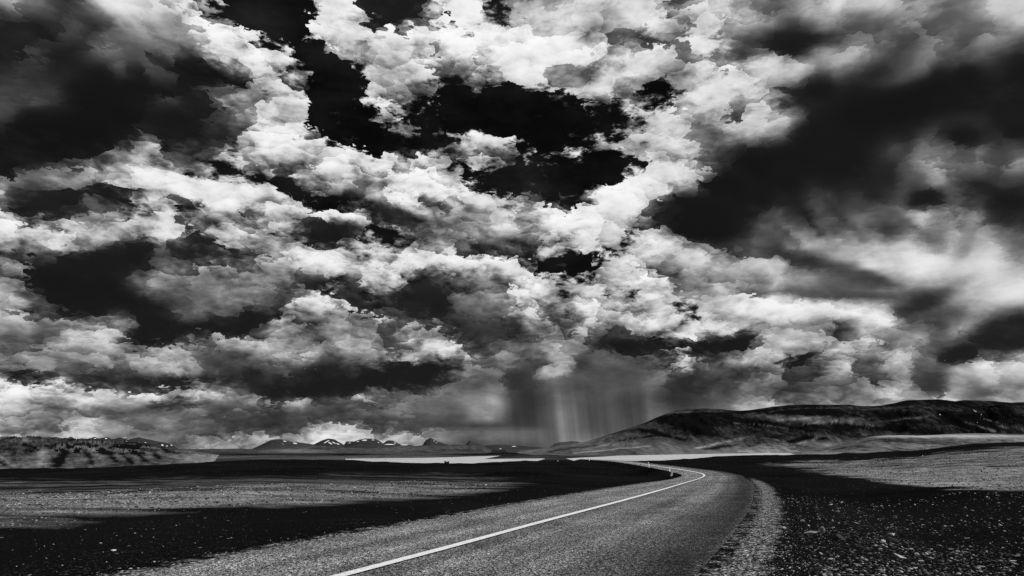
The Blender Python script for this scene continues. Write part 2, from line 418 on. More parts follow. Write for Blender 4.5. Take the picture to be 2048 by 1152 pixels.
def specks(t, pos, cell, dens, rad, stretch=1.0):
    """pale stones lying on the sand: random cells of a Voronoi pattern"""
    p = t.vm('MULTIPLY', pos, (1.0, stretch, 1.0))
    n = t.new('ShaderNodeTexVoronoi', voronoi_dimensions='2D'); t.put(n.inputs['Vector'], p)
    n.inputs['Scale'].default_value = 1.0 / cell
    r, g, b = t.sep(n.outputs['Color'])
    hit = t.m('LESS_THAN', r, dens)
    siz = t.mad(g, rad * .8, rad * .35)
    return t.mul(t.mul(hit, t.m('LESS_THAN', n.outputs['Distance'], siz)), t.mad(b, .7, .3))

def ground_material():
    m_, t, bs = material('volcanic_sand')
    pos = position(t); pale = t.attr('pale'); grav = t.attr('gravel')
    big = t.noise(pos, .05, 5, .55); mid = t.noise(pos, .9, 6, .6); fin = t.noise(pos, 22, 6, .72)
    # wind-laid streaks
    st = t.noise(t.vm('MULTIPLY', pos, (.022, .30, 1)), 1.0, 6, .62)
    sand = t.mul(t.mapr(big, .3, .7, .003, .009), t.mapr(fin, .3, .72, .25, 2.0))
    pm = t.clamp(t.add(pale, t.mul(t.sub(st, .52), t.mul(t.m('SUBTRACT', 1.25, t.m('ABSOLUTE', t.mad(pale, 2, -1))), 3.0))))
    pm = t.mul(pm, t.mapr(pale, .0, .08))
    coarse = t.mapr(t.noise(pos, 7, 5, .75), .36, .66, .0, 1.0)
    grain = t.mapr(t.noise(pos, 30, 4, .75), .38, .62, .0, 1.0)
    palec = t.mul(t.mad(t.mul(coarse, grain), .95, t.mad(mid, .08, .01)), t.mapr(t.noise(pos, .35, 6, .7), .34, .62, .35, 1.2))
    alb = t.mixf(pm, sand, palec)
    gn = t.voro(pos, 27, 0, .6, dim='2D', out='Color')
    gr, gg, gb = t.sep(gn)
    gravc = t.mul(t.mad(t.m('POWER', gr, 2.8), .62, .004), t.mapr(t.noise(pos, 11, 6, .8), .38, .62, .05, 1.7))
    gm = t.mapr(t.add(grav, t.mul(t.sub(t.noise(pos, 2.6, 7, .75), .5), 2.2)), .35, .65)
    alb = t.mixf(gm, alb, gravc)
    patch = t.mapr(t.noise(pos, .22, 4, .6), .42, .68, .12, 1.0)
    near = t.attr('stony')
    s1 = t.mul(specks(t, pos, .055, .13, .42, 1.3), t.mul(near, patch))
    s2 = t.mul(specks(t, pos, .13, .09, .26, 1.0), t.mul(near, patch))
    s3 = t.mul(specks(t, pos, .40, .06, .13, .9), t.m('MAXIMUM', near, .35))
    sp = t.m('MAXIMUM', s1, t.m('MAXIMUM', s2, s3))
    alb = t.mixf(t.mul(sp, t.sub(1.0, gm)), alb, .55)
    grey(t, bs, alb, .95, 0.0)
    bump(t, bs, t.add(t.noise(pos, 9, 7, .7), t.mul(gr, t.mul(gm, .35))), .045, .9)
    return m_

# ---------------------------------------------------------------- terrain heights
Z_LAKE = -20.0
_ridge = [(-700,944,170),(-300,941,170),(0,936,170),(150,933,170),(300,927,175),(450,919.3,185),(520,916.3,190),(650,916.8,195),(700,918.5,200),(745,921,200),(800,922.3,200),(900,924,205),(960,923.6,210),
          (1000,921.8,215),(1040,919.6,220),(1100,918.4,230),(1160,918.2,240),(1240,920.5,235),(1320,919.5,235),(1380,915.5,240),(1430,910.5,250),(1480,909,250),
          (1620,907,250),(1720,904,250),(1830,899,245),(1900,890,240),(1980,884,235),(2048,881,230),(2300,872,230),(2700,870,230)]
_rp = [at_depth(*q) for q in _ridge]
R_AZ = np.array([math.atan2(p.x, p.y) for p in _rp]); R_R = np.array([math.hypot(p.x, p.y) for p in _rp]); R_Z = np.array([p.z for p in _rp])
def g_prof(r): return -1.9 * sstep(14, 105, r)
def h0(X, Y):
    r = np.hypot(X, Y); az = np.arctan2(X, Y)
    R = np.interp(az, R_AZ, R_R); zr = np.interp(az, R_AZ, R_Z)
    t = np.clip(r / R, 0, 1)
    z = g_prof(r) + (zr + 1.9) * t**1.7
    q = np.clip((r - R) / 420, 0, 1)
    z = z + (Z_LAKE - .4 - zr) * (1 - (1 - q)**2)
    return z
def hit_ground(px, py, fn=h0):
    d_ = ray(px, py); rr = math.hypot(d_.x, d_.y)
    rs = np.geomspace(3, 600, 6000)
    X = d_.x/rr*rs; Y = d_.y/rr*rs; zl = CAM_H + d_.z/rr*rs
    below = np.nonzero(zl <= fn(X, Y))[0]
    i = below[0] if len(below) else len(rs) - 1
    return Vector((X[i], Y[i], zl[i]))

# ---------------------------------------------------------------- road
_cl = [(690,1152),(850,1108.5),(1000,1069),(1150,1029),(1250,1002.5),(1320,982),(1360,969.5),(1390,960),(1405,954.5),(1411.5,950.8),(1409,948),
       (1395,944.8),(1370,940.5),(1340,935.8),(1300,930),(1270,926),(1250,923.6),(1225,921.6),(1200,920.2)]
cl = [hit_ground(*q) for q in _cl]
dir0 = (cl[2] - cl[0]); dir0.z = 0; dir0.normalize()
pts = [cl[0] - dir0*k for k in (30, 22, 15, 9, 4)] + cl
dl = (pts[-1] - pts[-3]); dl.normalize()
for k in (25, 60, 120, 220): pts.append(cl[-1] + Vector((dl.x - .001*k, dl.y, 0)) * k)
P2 = np.array([(p.x, p.y) for p in pts])
def resample_path(P_, step):
    s_ = np.r_[0, np.cumsum(np.hypot(*np.diff(P_, axis=0).T))]
    n = int(s_[-1] / step); q = np.linspace(0, s_[-1], n)
    A = np.stack([np.interp(q, s_, P_[:, i]) for i in (0, 1)], 1)
    return A
A = resample_path(P2, 1.0)
for _ in range(60):
    A[1:-1] = .25*A[:-2] + .5*A[1:-1] + .25*A[2:]
ROAD = A
tan = np.gradient(ROAD, axis=0); tan /= np.hypot(tan[:, 0], tan[:, 1])[:, None]
nrm = np.stack([tan[:, 1], -tan[:, 0]], 1)                       # to the right of travel
arc = np.r_[0, np.cumsum(np.hypot(*np.diff(ROAD, axis=0).T))]
OFF_L = np.full(len(ROAD), 2.85); OFF_R = np.interp(arc, [0, 36, 52, 85, 112, 142, 400], [4.4, 4.4, 4.2, 4.6, 4.5, 3.2, 3.2])
def road_dist(X, Y):
    """signed distance to the centre line (positive to the right) and its index"""
    sh = X.shape; x = X.ravel(); y = Y.ravel()
    bd = np.full(x.shape, 1e9); bi = np.zeros(x.shape, int)
    for i in range(0, len(ROAD), 2):
        dd = (x - ROAD[i, 0])**2 + (y - ROAD[i, 1])**2
        w_ = dd < bd; bd[w_] = dd[w_]; bi[w_] = i
    sd_ = (x - ROAD[bi, 0]) * nrm[bi, 0] + (y - ROAD[bi, 1]) * nrm[bi, 1]
    along = np.abs((x - ROAD[bi, 0]) * tan[bi, 0] + (y - ROAD[bi, 1]) * tan[bi, 1])
    sd_ = np.where(along > 4, np.sign(sd_) * np.sqrt(bd), sd_)
    return sd_.reshape(sh), bi.reshape(sh)

def h_full(X, Y):
    z = h0(X, Y)
    sd_, bi = road_dist(X, Y)
    r = np.hypot(X, Y)
    outL = -sd_ - OFF_L[bi]; outR = sd_ - OFF_R[bi]
    z = z - .75 * sstep(.3, 3.6, outL) * (1 - .6*sstep(6, 26, outL))
    z = z - .30 * sstep(1.8, 4.0, outR) + .35 * sstep(3.8, 8.5, outR) * (1 - sstep(30, 90, r))
    away = sstep(.6, 4, np.maximum(outL, outR))
    amp_ = np.clip(r * .0022, .015, .30)
    z = z + away * amp_ * (fbm(X*.16, Y*.16, 4, 3) * 1.1 + .6 * fbm(X*.9, Y*.9, 4, 9) * np.exp(-r/40))
    z = z + away * .55 * fbm(X*.021 + 4, Y*.05, 3, 5) * sstep(18, 60, r) * (1 - sstep(150, 230, r))
    return np.where(away <= 0, z - .018, z)

azs = np.concatenate([np.radians(np.arange(-180, -46, 4.0)), np.radians(np.arange(-46, 46, .16)), np.radians(np.arange(46, 180, 4.0))])
rs = np.concatenate([np.geomspace(.5, 6, 14)[:-1], np.geomspace(6, 60, 170)[:-1], np.geomspace(60, 420, 150)[:-1], np.geomspace(420, 9000, 150)[:-1], np.geomspace(9000, 70000, 30)])
RR, AZ = np.meshgrid(rs, azs, indexing='ij')
GX = RR * np.sin(AZ); GY = RR * np.cos(AZ)
GZ = h_full(GX, GY)
GZ = np.where(RR > 800, Z_LAKE - .4 - np.clip(RR - 30000, 0, 1e9) * .002, GZ)
px, py = project(GX, GY, GZ)
front = GY > 1
_jx = 60 * fbm(GX*.10, GY*.10, 5, 41, .6); _jy = 7 * fbm(GX*.16 + 9, GY*.16, 5, 43, .6)
def soft_poly(poly, jx, jy, n=24):
    acc_ = np.zeros(px.shape)
    for k in range(n):
        a_ = k * 2.399; rr = math.sqrt((k + .5) / n)
        acc_ += inside(poly, px + _jx + jx*rr*math.cos(a_), py + _jy + jy*rr*math.sin(a_))
    return acc_ / n * front
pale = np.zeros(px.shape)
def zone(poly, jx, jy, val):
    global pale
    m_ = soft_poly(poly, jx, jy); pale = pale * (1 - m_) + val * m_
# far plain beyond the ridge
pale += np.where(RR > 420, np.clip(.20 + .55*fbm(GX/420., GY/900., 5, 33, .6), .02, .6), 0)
# paler flats, right and left of the road
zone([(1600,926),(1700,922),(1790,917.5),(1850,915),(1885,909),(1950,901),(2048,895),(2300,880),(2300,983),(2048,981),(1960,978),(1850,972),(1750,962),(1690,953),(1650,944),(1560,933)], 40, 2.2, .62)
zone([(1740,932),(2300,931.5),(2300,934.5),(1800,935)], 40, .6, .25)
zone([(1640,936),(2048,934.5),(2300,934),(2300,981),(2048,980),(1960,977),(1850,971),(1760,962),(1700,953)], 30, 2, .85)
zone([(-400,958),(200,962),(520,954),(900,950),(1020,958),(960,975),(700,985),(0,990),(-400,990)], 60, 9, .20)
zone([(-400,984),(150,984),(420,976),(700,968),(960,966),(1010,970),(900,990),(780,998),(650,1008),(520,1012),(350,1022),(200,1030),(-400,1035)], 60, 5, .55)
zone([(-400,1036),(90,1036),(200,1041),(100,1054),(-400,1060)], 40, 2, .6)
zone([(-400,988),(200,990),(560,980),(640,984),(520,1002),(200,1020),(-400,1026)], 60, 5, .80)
sdg, big_ = road_dist(GX, GY)
oR = sdg - OFF_R[big_]; oL = -sdg - OFF_L[big_]
near_ = 1 - sstep(50, 100, RR)
grav = (.44 + .48*sstep(.15, .55, oR)) * sstep(-.1, .02, oR) * (1 - sstep(.35, 1.35, oR)) * near_
grav = np.maximum(grav, .5 * sstep(-.1, .15, oL) * (1 - sstep(.25, .8, oL)) * near_)
grav = np.maximum(grav, .40 * sstep(-.1, .5, oR) * (1 - sstep(1.6, 3.5, oR)) * (1 - sstep(6, 16, RR)))
stony = (sstep(.8, 3, oR) * (1 - sstep(13, 27, RR)) + .22 * sstep(1, 5, oL) * (1 - sstep(16, 50, RR))) * front
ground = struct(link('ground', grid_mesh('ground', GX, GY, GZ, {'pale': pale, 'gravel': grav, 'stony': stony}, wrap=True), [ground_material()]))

# road surface
m_, t, bs = material('asphalt')
pos = position(t); ed = t.attr('edge'); wear = t.attr('wear')
chip = t.voro(pos, 62, 0, .7, dim='2D', out='Color'); c0, c1, c2 = t.sep(chip)
fine2 = t.noise(pos, 60, 5, .8)
big2 = t.noise(pos, .6, 4, .55)
a_ = t.mad(t.m('POWER', c0, 3.2), .80, .010)
a_ = t.mul(a_, t.mapr(t.noise(pos, 15, 5, .8), .36, .64, .15, 1.85))
a_ = t.mul(a_, t.mapr(big2, .3, .7, .8, 1.15))
a_ = t.mul(t.mul(a_, wear), .80)
dirt = t.mapr(t.add(ed, t.mul(t.sub(t.noise(pos, 5, 7, .75), .5), 1.8)), .45, .75)
a_ = t.mul(a_, t.mapr(t.noise(pos, .33, 5, .65), .32, .66, .62, 1.22))
a_ = t.mul(a_, t.mapr(t.noise(t.xyz(t.mul(t.attr('across'), 2.6), t.mul(t.attr('along'), .05), 0.0), 1.0, 4, .6), .3, .7, .72, 1.25))
g0, g1, g2 = t.sep(t.voro(pos, 27, 0, .6, dim='2D', out='Color'))
gv = t.mul(t.mad(t.m('POWER', g0, 2.8), .62, .004), t.mapr(t.noise(pos, 11, 6, .8), .38, .62, .05, 1.7))
a_ = t.mixf(dirt, a_, gv)
grey(t, bs, a_, .9, .05); bump(t, bs, t.add(c0, fine2), .008, .7)
MAT_ASPH = m_
ncr = 29
cs = np.linspace(0, 1, ncr)
n_ = len(ROAD)
B = resample_path(ROAD, .5); 
def strip(off_a, off_b, nc, lift, name, mats, attrs=None, crown=0.0):
    idx = np.arange(n_)
    o_ = off_a[:, None] + (off_b - off_a)[:, None] * np.linspace(0, 1, nc)[None]
    X = ROAD[:, 0:1] + nrm[:, 0:1] * o_; Y = ROAD[:, 1:2] + nrm[:, 1:2] * o_
    Z = h0(X, Y) + lift
    at = {}
    if attrs: at = attrs(o_, X, Y)
    return link(name, grid_mesh(name, X, Y, Z, at), mats)
def road_attrs(o_, X, Y):
    L = OFF_L[:, None]; Rr = OFF_R[:, None]
    e = np.maximum(1 - sstep(0, .55, o_ + L), .55 * (1 - sstep(0, .5, Rr - o_)))
    e = e * (1 - .75*sstep(78, 108, arc))[:, None]
    wheel = np.exp(-((o_ + 2.1)/.35)**2) + np.exp(-((o_ + .75)/.35)**2) + np.exp(-((o_ - .9)/.35)**2) + np.exp(-((o_ - 2.3)/.35)**2)
    w_ = (np.where(o_ < 0, 1.15, .98 - .72*sstep(.52, .95, np.maximum(o_, 0)/Rr))) * (.86 + .34*wheel) 
    return {'edge': e, 'wear': w_, 'across': o_, 'along': arc[:, None] + 0*o_}
struct(strip(-OFF_L, OFF_R, ncr, .0, 'road', [MAT_ASPH], road_attrs))
m_, t, bs = material('road_paint')
pos = position(t)
grey(t, bs, t.mul(t.mapr(t.noise(pos, 19, 6, .75), .33, .47, .22, .86), t.mapr(t.noise(pos, 2.0, 3, .6), .3, .7, .92, 1.0)), .6, .3)
LW = np.interp(arc, [0, 75, 108, 145, 400], [.095, .10, .12, .21, .25])
struct(strip(-LW, LW, 3, .022, 'road_marking', [m_]))

# ---------------------------------------------------------------- lake
m_, t, bs = material('glare_water')
pos = position(t)
grey(t, bs, t.mapr(t.noise(t.vm('MULTIPLY', pos, (.006, .03, 1)), 1.0, 6, .65), .3, .65, .48, .95), .25, .5)  # sky glare and ripples are painted into the water's white base colour
def lake(name, poly):
    bm = bmesh.new()
    vs = [bm.verts.new(on_plane(x, y, Z_LAKE)) for x, y in poly]
    bm.faces.new(vs); bmesh.ops.triangulate(bm, faces=bm.faces[:])
    me = bpy.data.meshes.new(name); bm.to_mesh(me); bm.free()
    for p_ in me.polygons:
        if p_.normal.z < 0: p_.flip()
    return struct(link(name, me, [m_]))
lake('lake', [(690,917.6),(720,917.0),(770,916.3),(850,915.6),(900,914.4),(960,912.4),(1002,911.4),(990,913.6),(968,918.2),(1010,917.3),(1088,916.9),(1090,917.6),(1060,926),(900,932),(700,930)])
lake('lake', [(1132,917),(1160,915.3),(1200,913.6),(1240,911),(1320,909.6),(1404,907.9),(1480,906.1),(1600,905),(1700,903.6),(1800,902.8),(1835,903.2),(1700,908),(1500,914),(1430,924),(1240,926),(1150,922)])
lake('lake', [(1718,915.5),(1800,915),(1838,915),(1842,915.8),(1780,916.6)]) if False else None
# ---------------------------------------------------------------- hills and mountains
def hill_material(name, dark, pale_v, snow=False, sx=.004, streak=.3, a1=1.2, a2=1.7):
    m_, t, bs = material(name)
    pos = position(t); pa = t.attr('pale')
    n1 = t.noise(t.vm('MULTIPLY', pos, (sx, sx*streak, sx*2.2)), 1.0, 7, .62)
    n2 = t.noise(t.vm('MULTIPLY', pos, (sx*9, sx*4, sx*9)), 1.0, 7, .74)
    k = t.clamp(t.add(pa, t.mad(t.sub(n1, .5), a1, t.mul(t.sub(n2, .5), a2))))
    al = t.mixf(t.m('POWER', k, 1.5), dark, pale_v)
    if snow:
        al = t.mixf(t.mapr(t.attr('snow'), .35, .6), al, .85)
    grey(t, bs, al, .95, 0.0)
    bump(t, bs, n2, .10 / sx * .02, .8)
    return m_
def ridge_hill(name, sky, Dc, Df, zf, mat, step=2.0, rows=40, prof=1.3, rough=.08, nscale=1/400., seed=1, gully=.7, pale=None, snow=(), back=1.6, ridged=True, crest_rough=0.0):
    """a hill or mountain: crest traced along the skyline at its distance, slopes eroded by noise, back slope falling away"""
    xs = np.arange(sky[0][0], sky[-1][0] + .1, step)
    ys = np.interp(xs, [q[0] for q in sky], [q[1] for q in sky])
    D = Dc if np.isscalar(Dc) else np.interp(xs, *Dc)
    F = Df if np.isscalar(Df) else np.interp(xs, *Df)
    D = np.broadcast_to(D, xs.shape); F = np.broadcast_to(F, xs.shape)
    cr = [at_depth(a, b, c) for a, b, c in zip(xs, ys, D)]
    cx_ = np.array([p.x / p.y for p in cr]); cz = np.array([p.z for p in cr])
    zf_ = np.broadcast_to(zf, xs.shape)
    tt = np.linspace(0, 1, rows); tb = np.linspace(0, 1, 9)[1:]
    X = []; Y = []; Z = []
    amp_ = (cz - zf_) * rough
    for k in tt:
        Yk = F + (D - F) * k; Xk = cx_ * Yk
        n = fbm(Xk*nscale, Yk*nscale*gully, 6, seed, .52, ridged)
        Zk = zf_ - 2 + (cz - zf_ + 2) * k**prof + amp_ * n * np.minimum(1, 4.2 * k * (1 - k) + crest_rough)
        X.append(Xk); Y.append(Yk); Z.append(Zk)
    for k in tb:
        Yk = D + (D - F) * back * k; Xk = cx_ * Yk
        Zk = zf_ - 30 + (cz - zf_ + 30) * (1 - k)**1.4 - 12 * k
        X.append(Xk); Y.append(Yk); Z.append(Zk)
    X, Y, Z = (np.array(a) for a in (X, Y, Z))
    qx, qy = project(X, Y, Z)
    pv = np.zeros(X.shape) if pale is None else pale(qx, qy, np.concatenate([tt, np.ones(8)])[:, None] * np.ones(X.shape))
    sn = np.zeros(X.shape)
    for (sx_, sy_, rx, ry, ro) in snow:
        c, s = math.cos(math.radians(ro)), math.sin(math.radians(ro))
        dx_, dy_ = qx - sx_, qy - sy_
        sn = np.maximum(sn, 1 - .74*np.hypot((dx_*c + dy_*s)/rx, (-dx_*s + dy_*c)/ry))
    sn[rows:] = 0
    return struct(link(name, grid_mesh(name, X, Y, Z, {'pale': pv, 'snow': np.clip(sn, 0, 1)}), [mat]))

M_MTN = hill_material('mountain_rock', .035, .13, True, .0011, .6)  # the lift of far haze is put into this lighter rock colour
M_FOOT = hill_material('foothill_scree', .03, .30, False, .0016, .35)
M_FELL = hill_material('dark_fell', .005, .32, True, .0028, .25, 1.1, 1.05)
M_GRASS = hill_material('moss_slope', .012, .42, False, .004, .3)
M_CLIFF = hill_material('tuff_cliff', .006, .30, True, .012, .8, .8, 1.1)
ZP = Z_LAKE - .3

# far snowy range at the left
ridge_hill('mountain', [(112,905),(122,884),(128,879.3),(142,873),(152,878.6),(164,876.5),(175,877.6),(183,875.6),(189,873.5),(198,876.8),(211,874.3),(220,876),(228,878),(240,874.8),(247,876.5),(256,879.3),(266,876.6),(279,874.3),(292,878),(304,880),(315,882.6),(327,884.4),(340,888),(360,899),(372,906)],
           15500, 12500, ZP, M_MTN, 1.0, 40, 1.15, .30, 1/700., 3, snow=[(145,879,4,1,0),(166,880,2,2.4,60),(190,877,4,1,0),(196,880,5,1,5),(212,877,3,1.2,0),(224,876.5,3,.8,0),(252,884,1.8,3.5,60),(278,886,1.8,2.2,70),(291,885.5,1.5,2.4,100),(325,891,2.5,4,-30),(334,892,1.5,1.8,0),(343,890.5,2.5,1,20),(175,878,3,.8,0)])
MT = [
 ([(486,906),(497,902),(510,895),(523,889),(533,884),(542,880),(552,878.4),(562,878),(572,880.5),(581,883),(594,884.6),(607,886),(625,888.6),(640,893),(660,899),(680,906)], 14000, [(570,882.4,5,1.3,8),(590,886.6,6,1.3,12),(566,888,1,1,0)]),
 ([(612,896),(627,889),(634,885.5),(641,882),(649,879),(657,877),(663,877.6),(670,879),(678,884),(687,889),(700,893),(715,902)], 16500, [(652,884,7,1.2,-28),(660,886,8,1.4,30),(668,885.5,6,1,25),(656,881.5,4,1,-20),(676,888,5,1,25)]),
 ([(680,897),(689,888),(693,882.6),(700,883),(707,882.6),(714,888),(722,897)], 18000, [(700,886,4,.8,0)]),
 ([(676,902),(692,890.6),(701,886),(710.5,882),(720,879),(731,877),(741,877),(751,877.6),(757,880),(761,883),(765,886),(772,891),(784,900)], 15000, [(729,880.4,7,1.6,-4),(746,880,5,.9,4),(716,883,4,.9,-10),(757,885,2,.8,20)]),
 ([(752,898),(762,890),(768,885.5),(774,881),(780,880.6),(785.5,881),(791,884),(797,887),(810,888.6),(823,890),(838,894),(850,902)], 17000, [(778,888.8,16,1.1,0),(808,889.6,11,.9,3),(790,886,3,.7,0)]),
 ([(830,902),(840,893),(846,889),(849,884),(852,880),(857,877.4),(862,875.6),(868,879),(875,882),(885,886),(895,889),(908,893),(925,903)], 14500, [(868,882,1.2,.9,0),(875,884,1,.9,0),(872,886,.9,.9,0)]),
 ([(922,903),(929,893),(932,889),(935,885),(938,882),(941,881),(946,884),(953,886),(960,888.6),(967,891.5),(980,898),(992,904)], 14800, []),
 ([(872,900),(895,890.5),(910,889),(925,890),(940,893),(960,900)], 19000, [(912,891,4,.6,0)]),
 ([(952,906),(962,895),(970,892),(980,889.6),(993,889),(1005,889.3),(1030,890.5),(1055,892.5),(1075,894),(1100,897),(1130,900),(1160,906)], 17500, [(1028,892.6,6,.8,0),(1001,897.5,3,.7,5),(1016,900,6,.9,8)]),
]
for i, (sk_, D_, sn_) in enumerate(MT):
    ridge_hill('mountain', sk_, D_, D_ - 2500, ZP, M_MTN, 1.0, 36, 1.1, .22, 1/650., 20 + i, snow=sn_, pale=lambda x, y, k: .10 + 0*x)
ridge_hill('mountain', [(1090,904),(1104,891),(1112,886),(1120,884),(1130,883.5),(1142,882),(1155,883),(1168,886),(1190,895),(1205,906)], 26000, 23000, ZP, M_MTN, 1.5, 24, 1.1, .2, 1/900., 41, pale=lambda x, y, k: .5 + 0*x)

# foothills in front of the range
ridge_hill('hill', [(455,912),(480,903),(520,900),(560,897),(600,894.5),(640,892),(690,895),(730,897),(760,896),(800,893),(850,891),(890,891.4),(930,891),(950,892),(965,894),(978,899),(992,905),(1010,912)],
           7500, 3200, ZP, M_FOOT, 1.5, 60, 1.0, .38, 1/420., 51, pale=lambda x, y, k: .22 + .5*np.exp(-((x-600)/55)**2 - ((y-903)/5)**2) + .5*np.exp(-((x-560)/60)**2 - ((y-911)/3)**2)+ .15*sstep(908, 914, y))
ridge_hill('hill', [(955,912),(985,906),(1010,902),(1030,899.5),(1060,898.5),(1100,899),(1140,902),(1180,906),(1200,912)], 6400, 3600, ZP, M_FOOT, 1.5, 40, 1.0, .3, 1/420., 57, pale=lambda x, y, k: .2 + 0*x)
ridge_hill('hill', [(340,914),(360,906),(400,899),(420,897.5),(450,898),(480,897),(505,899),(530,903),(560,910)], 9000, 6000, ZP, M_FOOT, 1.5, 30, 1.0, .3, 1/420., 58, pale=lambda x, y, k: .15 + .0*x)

# the long dark fell at the right
FELL = [(940,916),(968,911),(990,908.5),(1020,904.5),(1060,900),(1105,894),(1150,888),(1180,880.5),(1215,869.5),(1250,859),(1270,852),(1290,845.5),(1305,838.5),(1320,832),(1335,826.5),(1350,822),(1370,818.8),(1390,817),(1415,816.6),(1440,818),(1462,820.5),(1480,821.5),(1500,820),(1520,817.2),(1548,813),(1575,810.3),(1610,809),(1640,809),(1675,809.2),(1700,809.4),(1725,812),(1745,812),(1762,811),(1778,808),(1790,806),(1802,802.5),(1815,800.3),(1830,799.8),(1845,799.5),(1860,799),(1875,798.5),(1892,800),(1910,802.4),(1920,801),(1930,800.2),(1960,801),(1990,802.3),(2020,805),(2048,804),(2120,803),(2250,808),(2400,830),(2600,880),(2700,910)]
def stroke(x, y, pts_, w_, val_):
    m_ = np.zeros(x.shape)
    for (x0, y0), (x1, y1) in zip(pts_[:-1], pts_[1:]):
        ux, uy = (x1 - x0), (y1 - y0)*4; L2 = ux*ux + uy*uy
        tt_ = np.clip(((x - x0)*ux + (y - y0)*4*uy) / L2, 0, 1)
        d_ = np.hypot((x - x0 - ux*tt_)*.25, y - y0 - (y1 - y0)*tt_)
        m_ = np.maximum(m_, np.exp(-(d_/w_)**2))
    return m_ * val_
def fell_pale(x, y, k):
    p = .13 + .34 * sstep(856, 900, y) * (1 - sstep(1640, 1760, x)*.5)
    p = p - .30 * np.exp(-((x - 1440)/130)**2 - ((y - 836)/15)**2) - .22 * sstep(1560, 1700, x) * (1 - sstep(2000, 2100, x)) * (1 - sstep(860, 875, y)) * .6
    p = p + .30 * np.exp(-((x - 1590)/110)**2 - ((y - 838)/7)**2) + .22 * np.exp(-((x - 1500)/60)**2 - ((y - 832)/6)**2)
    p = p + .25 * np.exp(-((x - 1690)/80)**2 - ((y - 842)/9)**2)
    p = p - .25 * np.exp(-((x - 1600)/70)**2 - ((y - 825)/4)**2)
    y = y + 3*fbm(x/40., y/12., 4, 77)  # sunlit ridge lines and shaded creases are painted into the slope's tone
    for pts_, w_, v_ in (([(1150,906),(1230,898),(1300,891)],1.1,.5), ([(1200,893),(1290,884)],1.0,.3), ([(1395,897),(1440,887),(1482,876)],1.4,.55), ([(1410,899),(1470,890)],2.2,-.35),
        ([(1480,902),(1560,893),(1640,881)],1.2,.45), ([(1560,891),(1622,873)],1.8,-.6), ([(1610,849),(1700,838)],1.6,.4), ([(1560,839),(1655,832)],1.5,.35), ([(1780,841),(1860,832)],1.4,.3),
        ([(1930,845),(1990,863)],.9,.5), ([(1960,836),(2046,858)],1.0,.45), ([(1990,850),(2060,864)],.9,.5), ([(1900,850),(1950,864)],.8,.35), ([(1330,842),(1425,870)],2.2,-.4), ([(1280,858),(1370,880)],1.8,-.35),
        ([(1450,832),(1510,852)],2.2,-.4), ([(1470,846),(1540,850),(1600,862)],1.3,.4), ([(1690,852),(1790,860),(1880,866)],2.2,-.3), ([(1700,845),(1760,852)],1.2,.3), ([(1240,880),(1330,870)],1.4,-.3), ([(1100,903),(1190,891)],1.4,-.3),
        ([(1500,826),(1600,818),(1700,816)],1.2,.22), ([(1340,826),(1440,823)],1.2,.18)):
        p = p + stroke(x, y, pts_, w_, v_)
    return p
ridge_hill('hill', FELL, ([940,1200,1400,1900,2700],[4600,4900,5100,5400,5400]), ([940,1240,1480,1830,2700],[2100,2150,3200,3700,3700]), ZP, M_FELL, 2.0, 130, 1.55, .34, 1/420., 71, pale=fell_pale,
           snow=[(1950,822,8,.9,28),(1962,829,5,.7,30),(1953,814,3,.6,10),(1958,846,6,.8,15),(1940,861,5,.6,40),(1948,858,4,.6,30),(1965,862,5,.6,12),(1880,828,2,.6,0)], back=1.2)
# mounds at its foot
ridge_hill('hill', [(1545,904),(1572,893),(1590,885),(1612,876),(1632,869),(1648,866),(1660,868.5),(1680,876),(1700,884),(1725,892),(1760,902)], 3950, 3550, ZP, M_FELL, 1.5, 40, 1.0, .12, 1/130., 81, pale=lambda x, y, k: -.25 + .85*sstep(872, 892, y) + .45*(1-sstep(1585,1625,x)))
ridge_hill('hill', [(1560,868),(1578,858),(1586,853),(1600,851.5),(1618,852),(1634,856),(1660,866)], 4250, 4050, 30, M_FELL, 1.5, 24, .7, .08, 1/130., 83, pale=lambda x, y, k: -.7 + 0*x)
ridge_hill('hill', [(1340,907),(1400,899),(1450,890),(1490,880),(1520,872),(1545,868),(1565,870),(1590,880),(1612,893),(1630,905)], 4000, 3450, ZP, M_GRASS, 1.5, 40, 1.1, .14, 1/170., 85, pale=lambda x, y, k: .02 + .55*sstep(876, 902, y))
ridge_hill('hill', [(1580,906),(1630,897),(1662,892),(1700,882.5),(1740,873.5),(1768,871.2),(1800,870.6),(1835,871.5),(1870,870),(1910,867.6),(1950,866.6),(1990,867.4),(2048,869),(2300,868),(2500,880),(2600,908)], 3500, 2300, ZP, M_GRASS, 1.5, 60, .9, .16, 1/240., 87, pale=lambda x, y, k: .42 + .4*np.exp(-((y - 872)/2.5)**2) + .25*np.exp(-((x-1850)/120)**2-((y-874)/3)**2) - .25*np.exp(-((x - 1800)/70)**2 - ((y - 879)/5)**2))

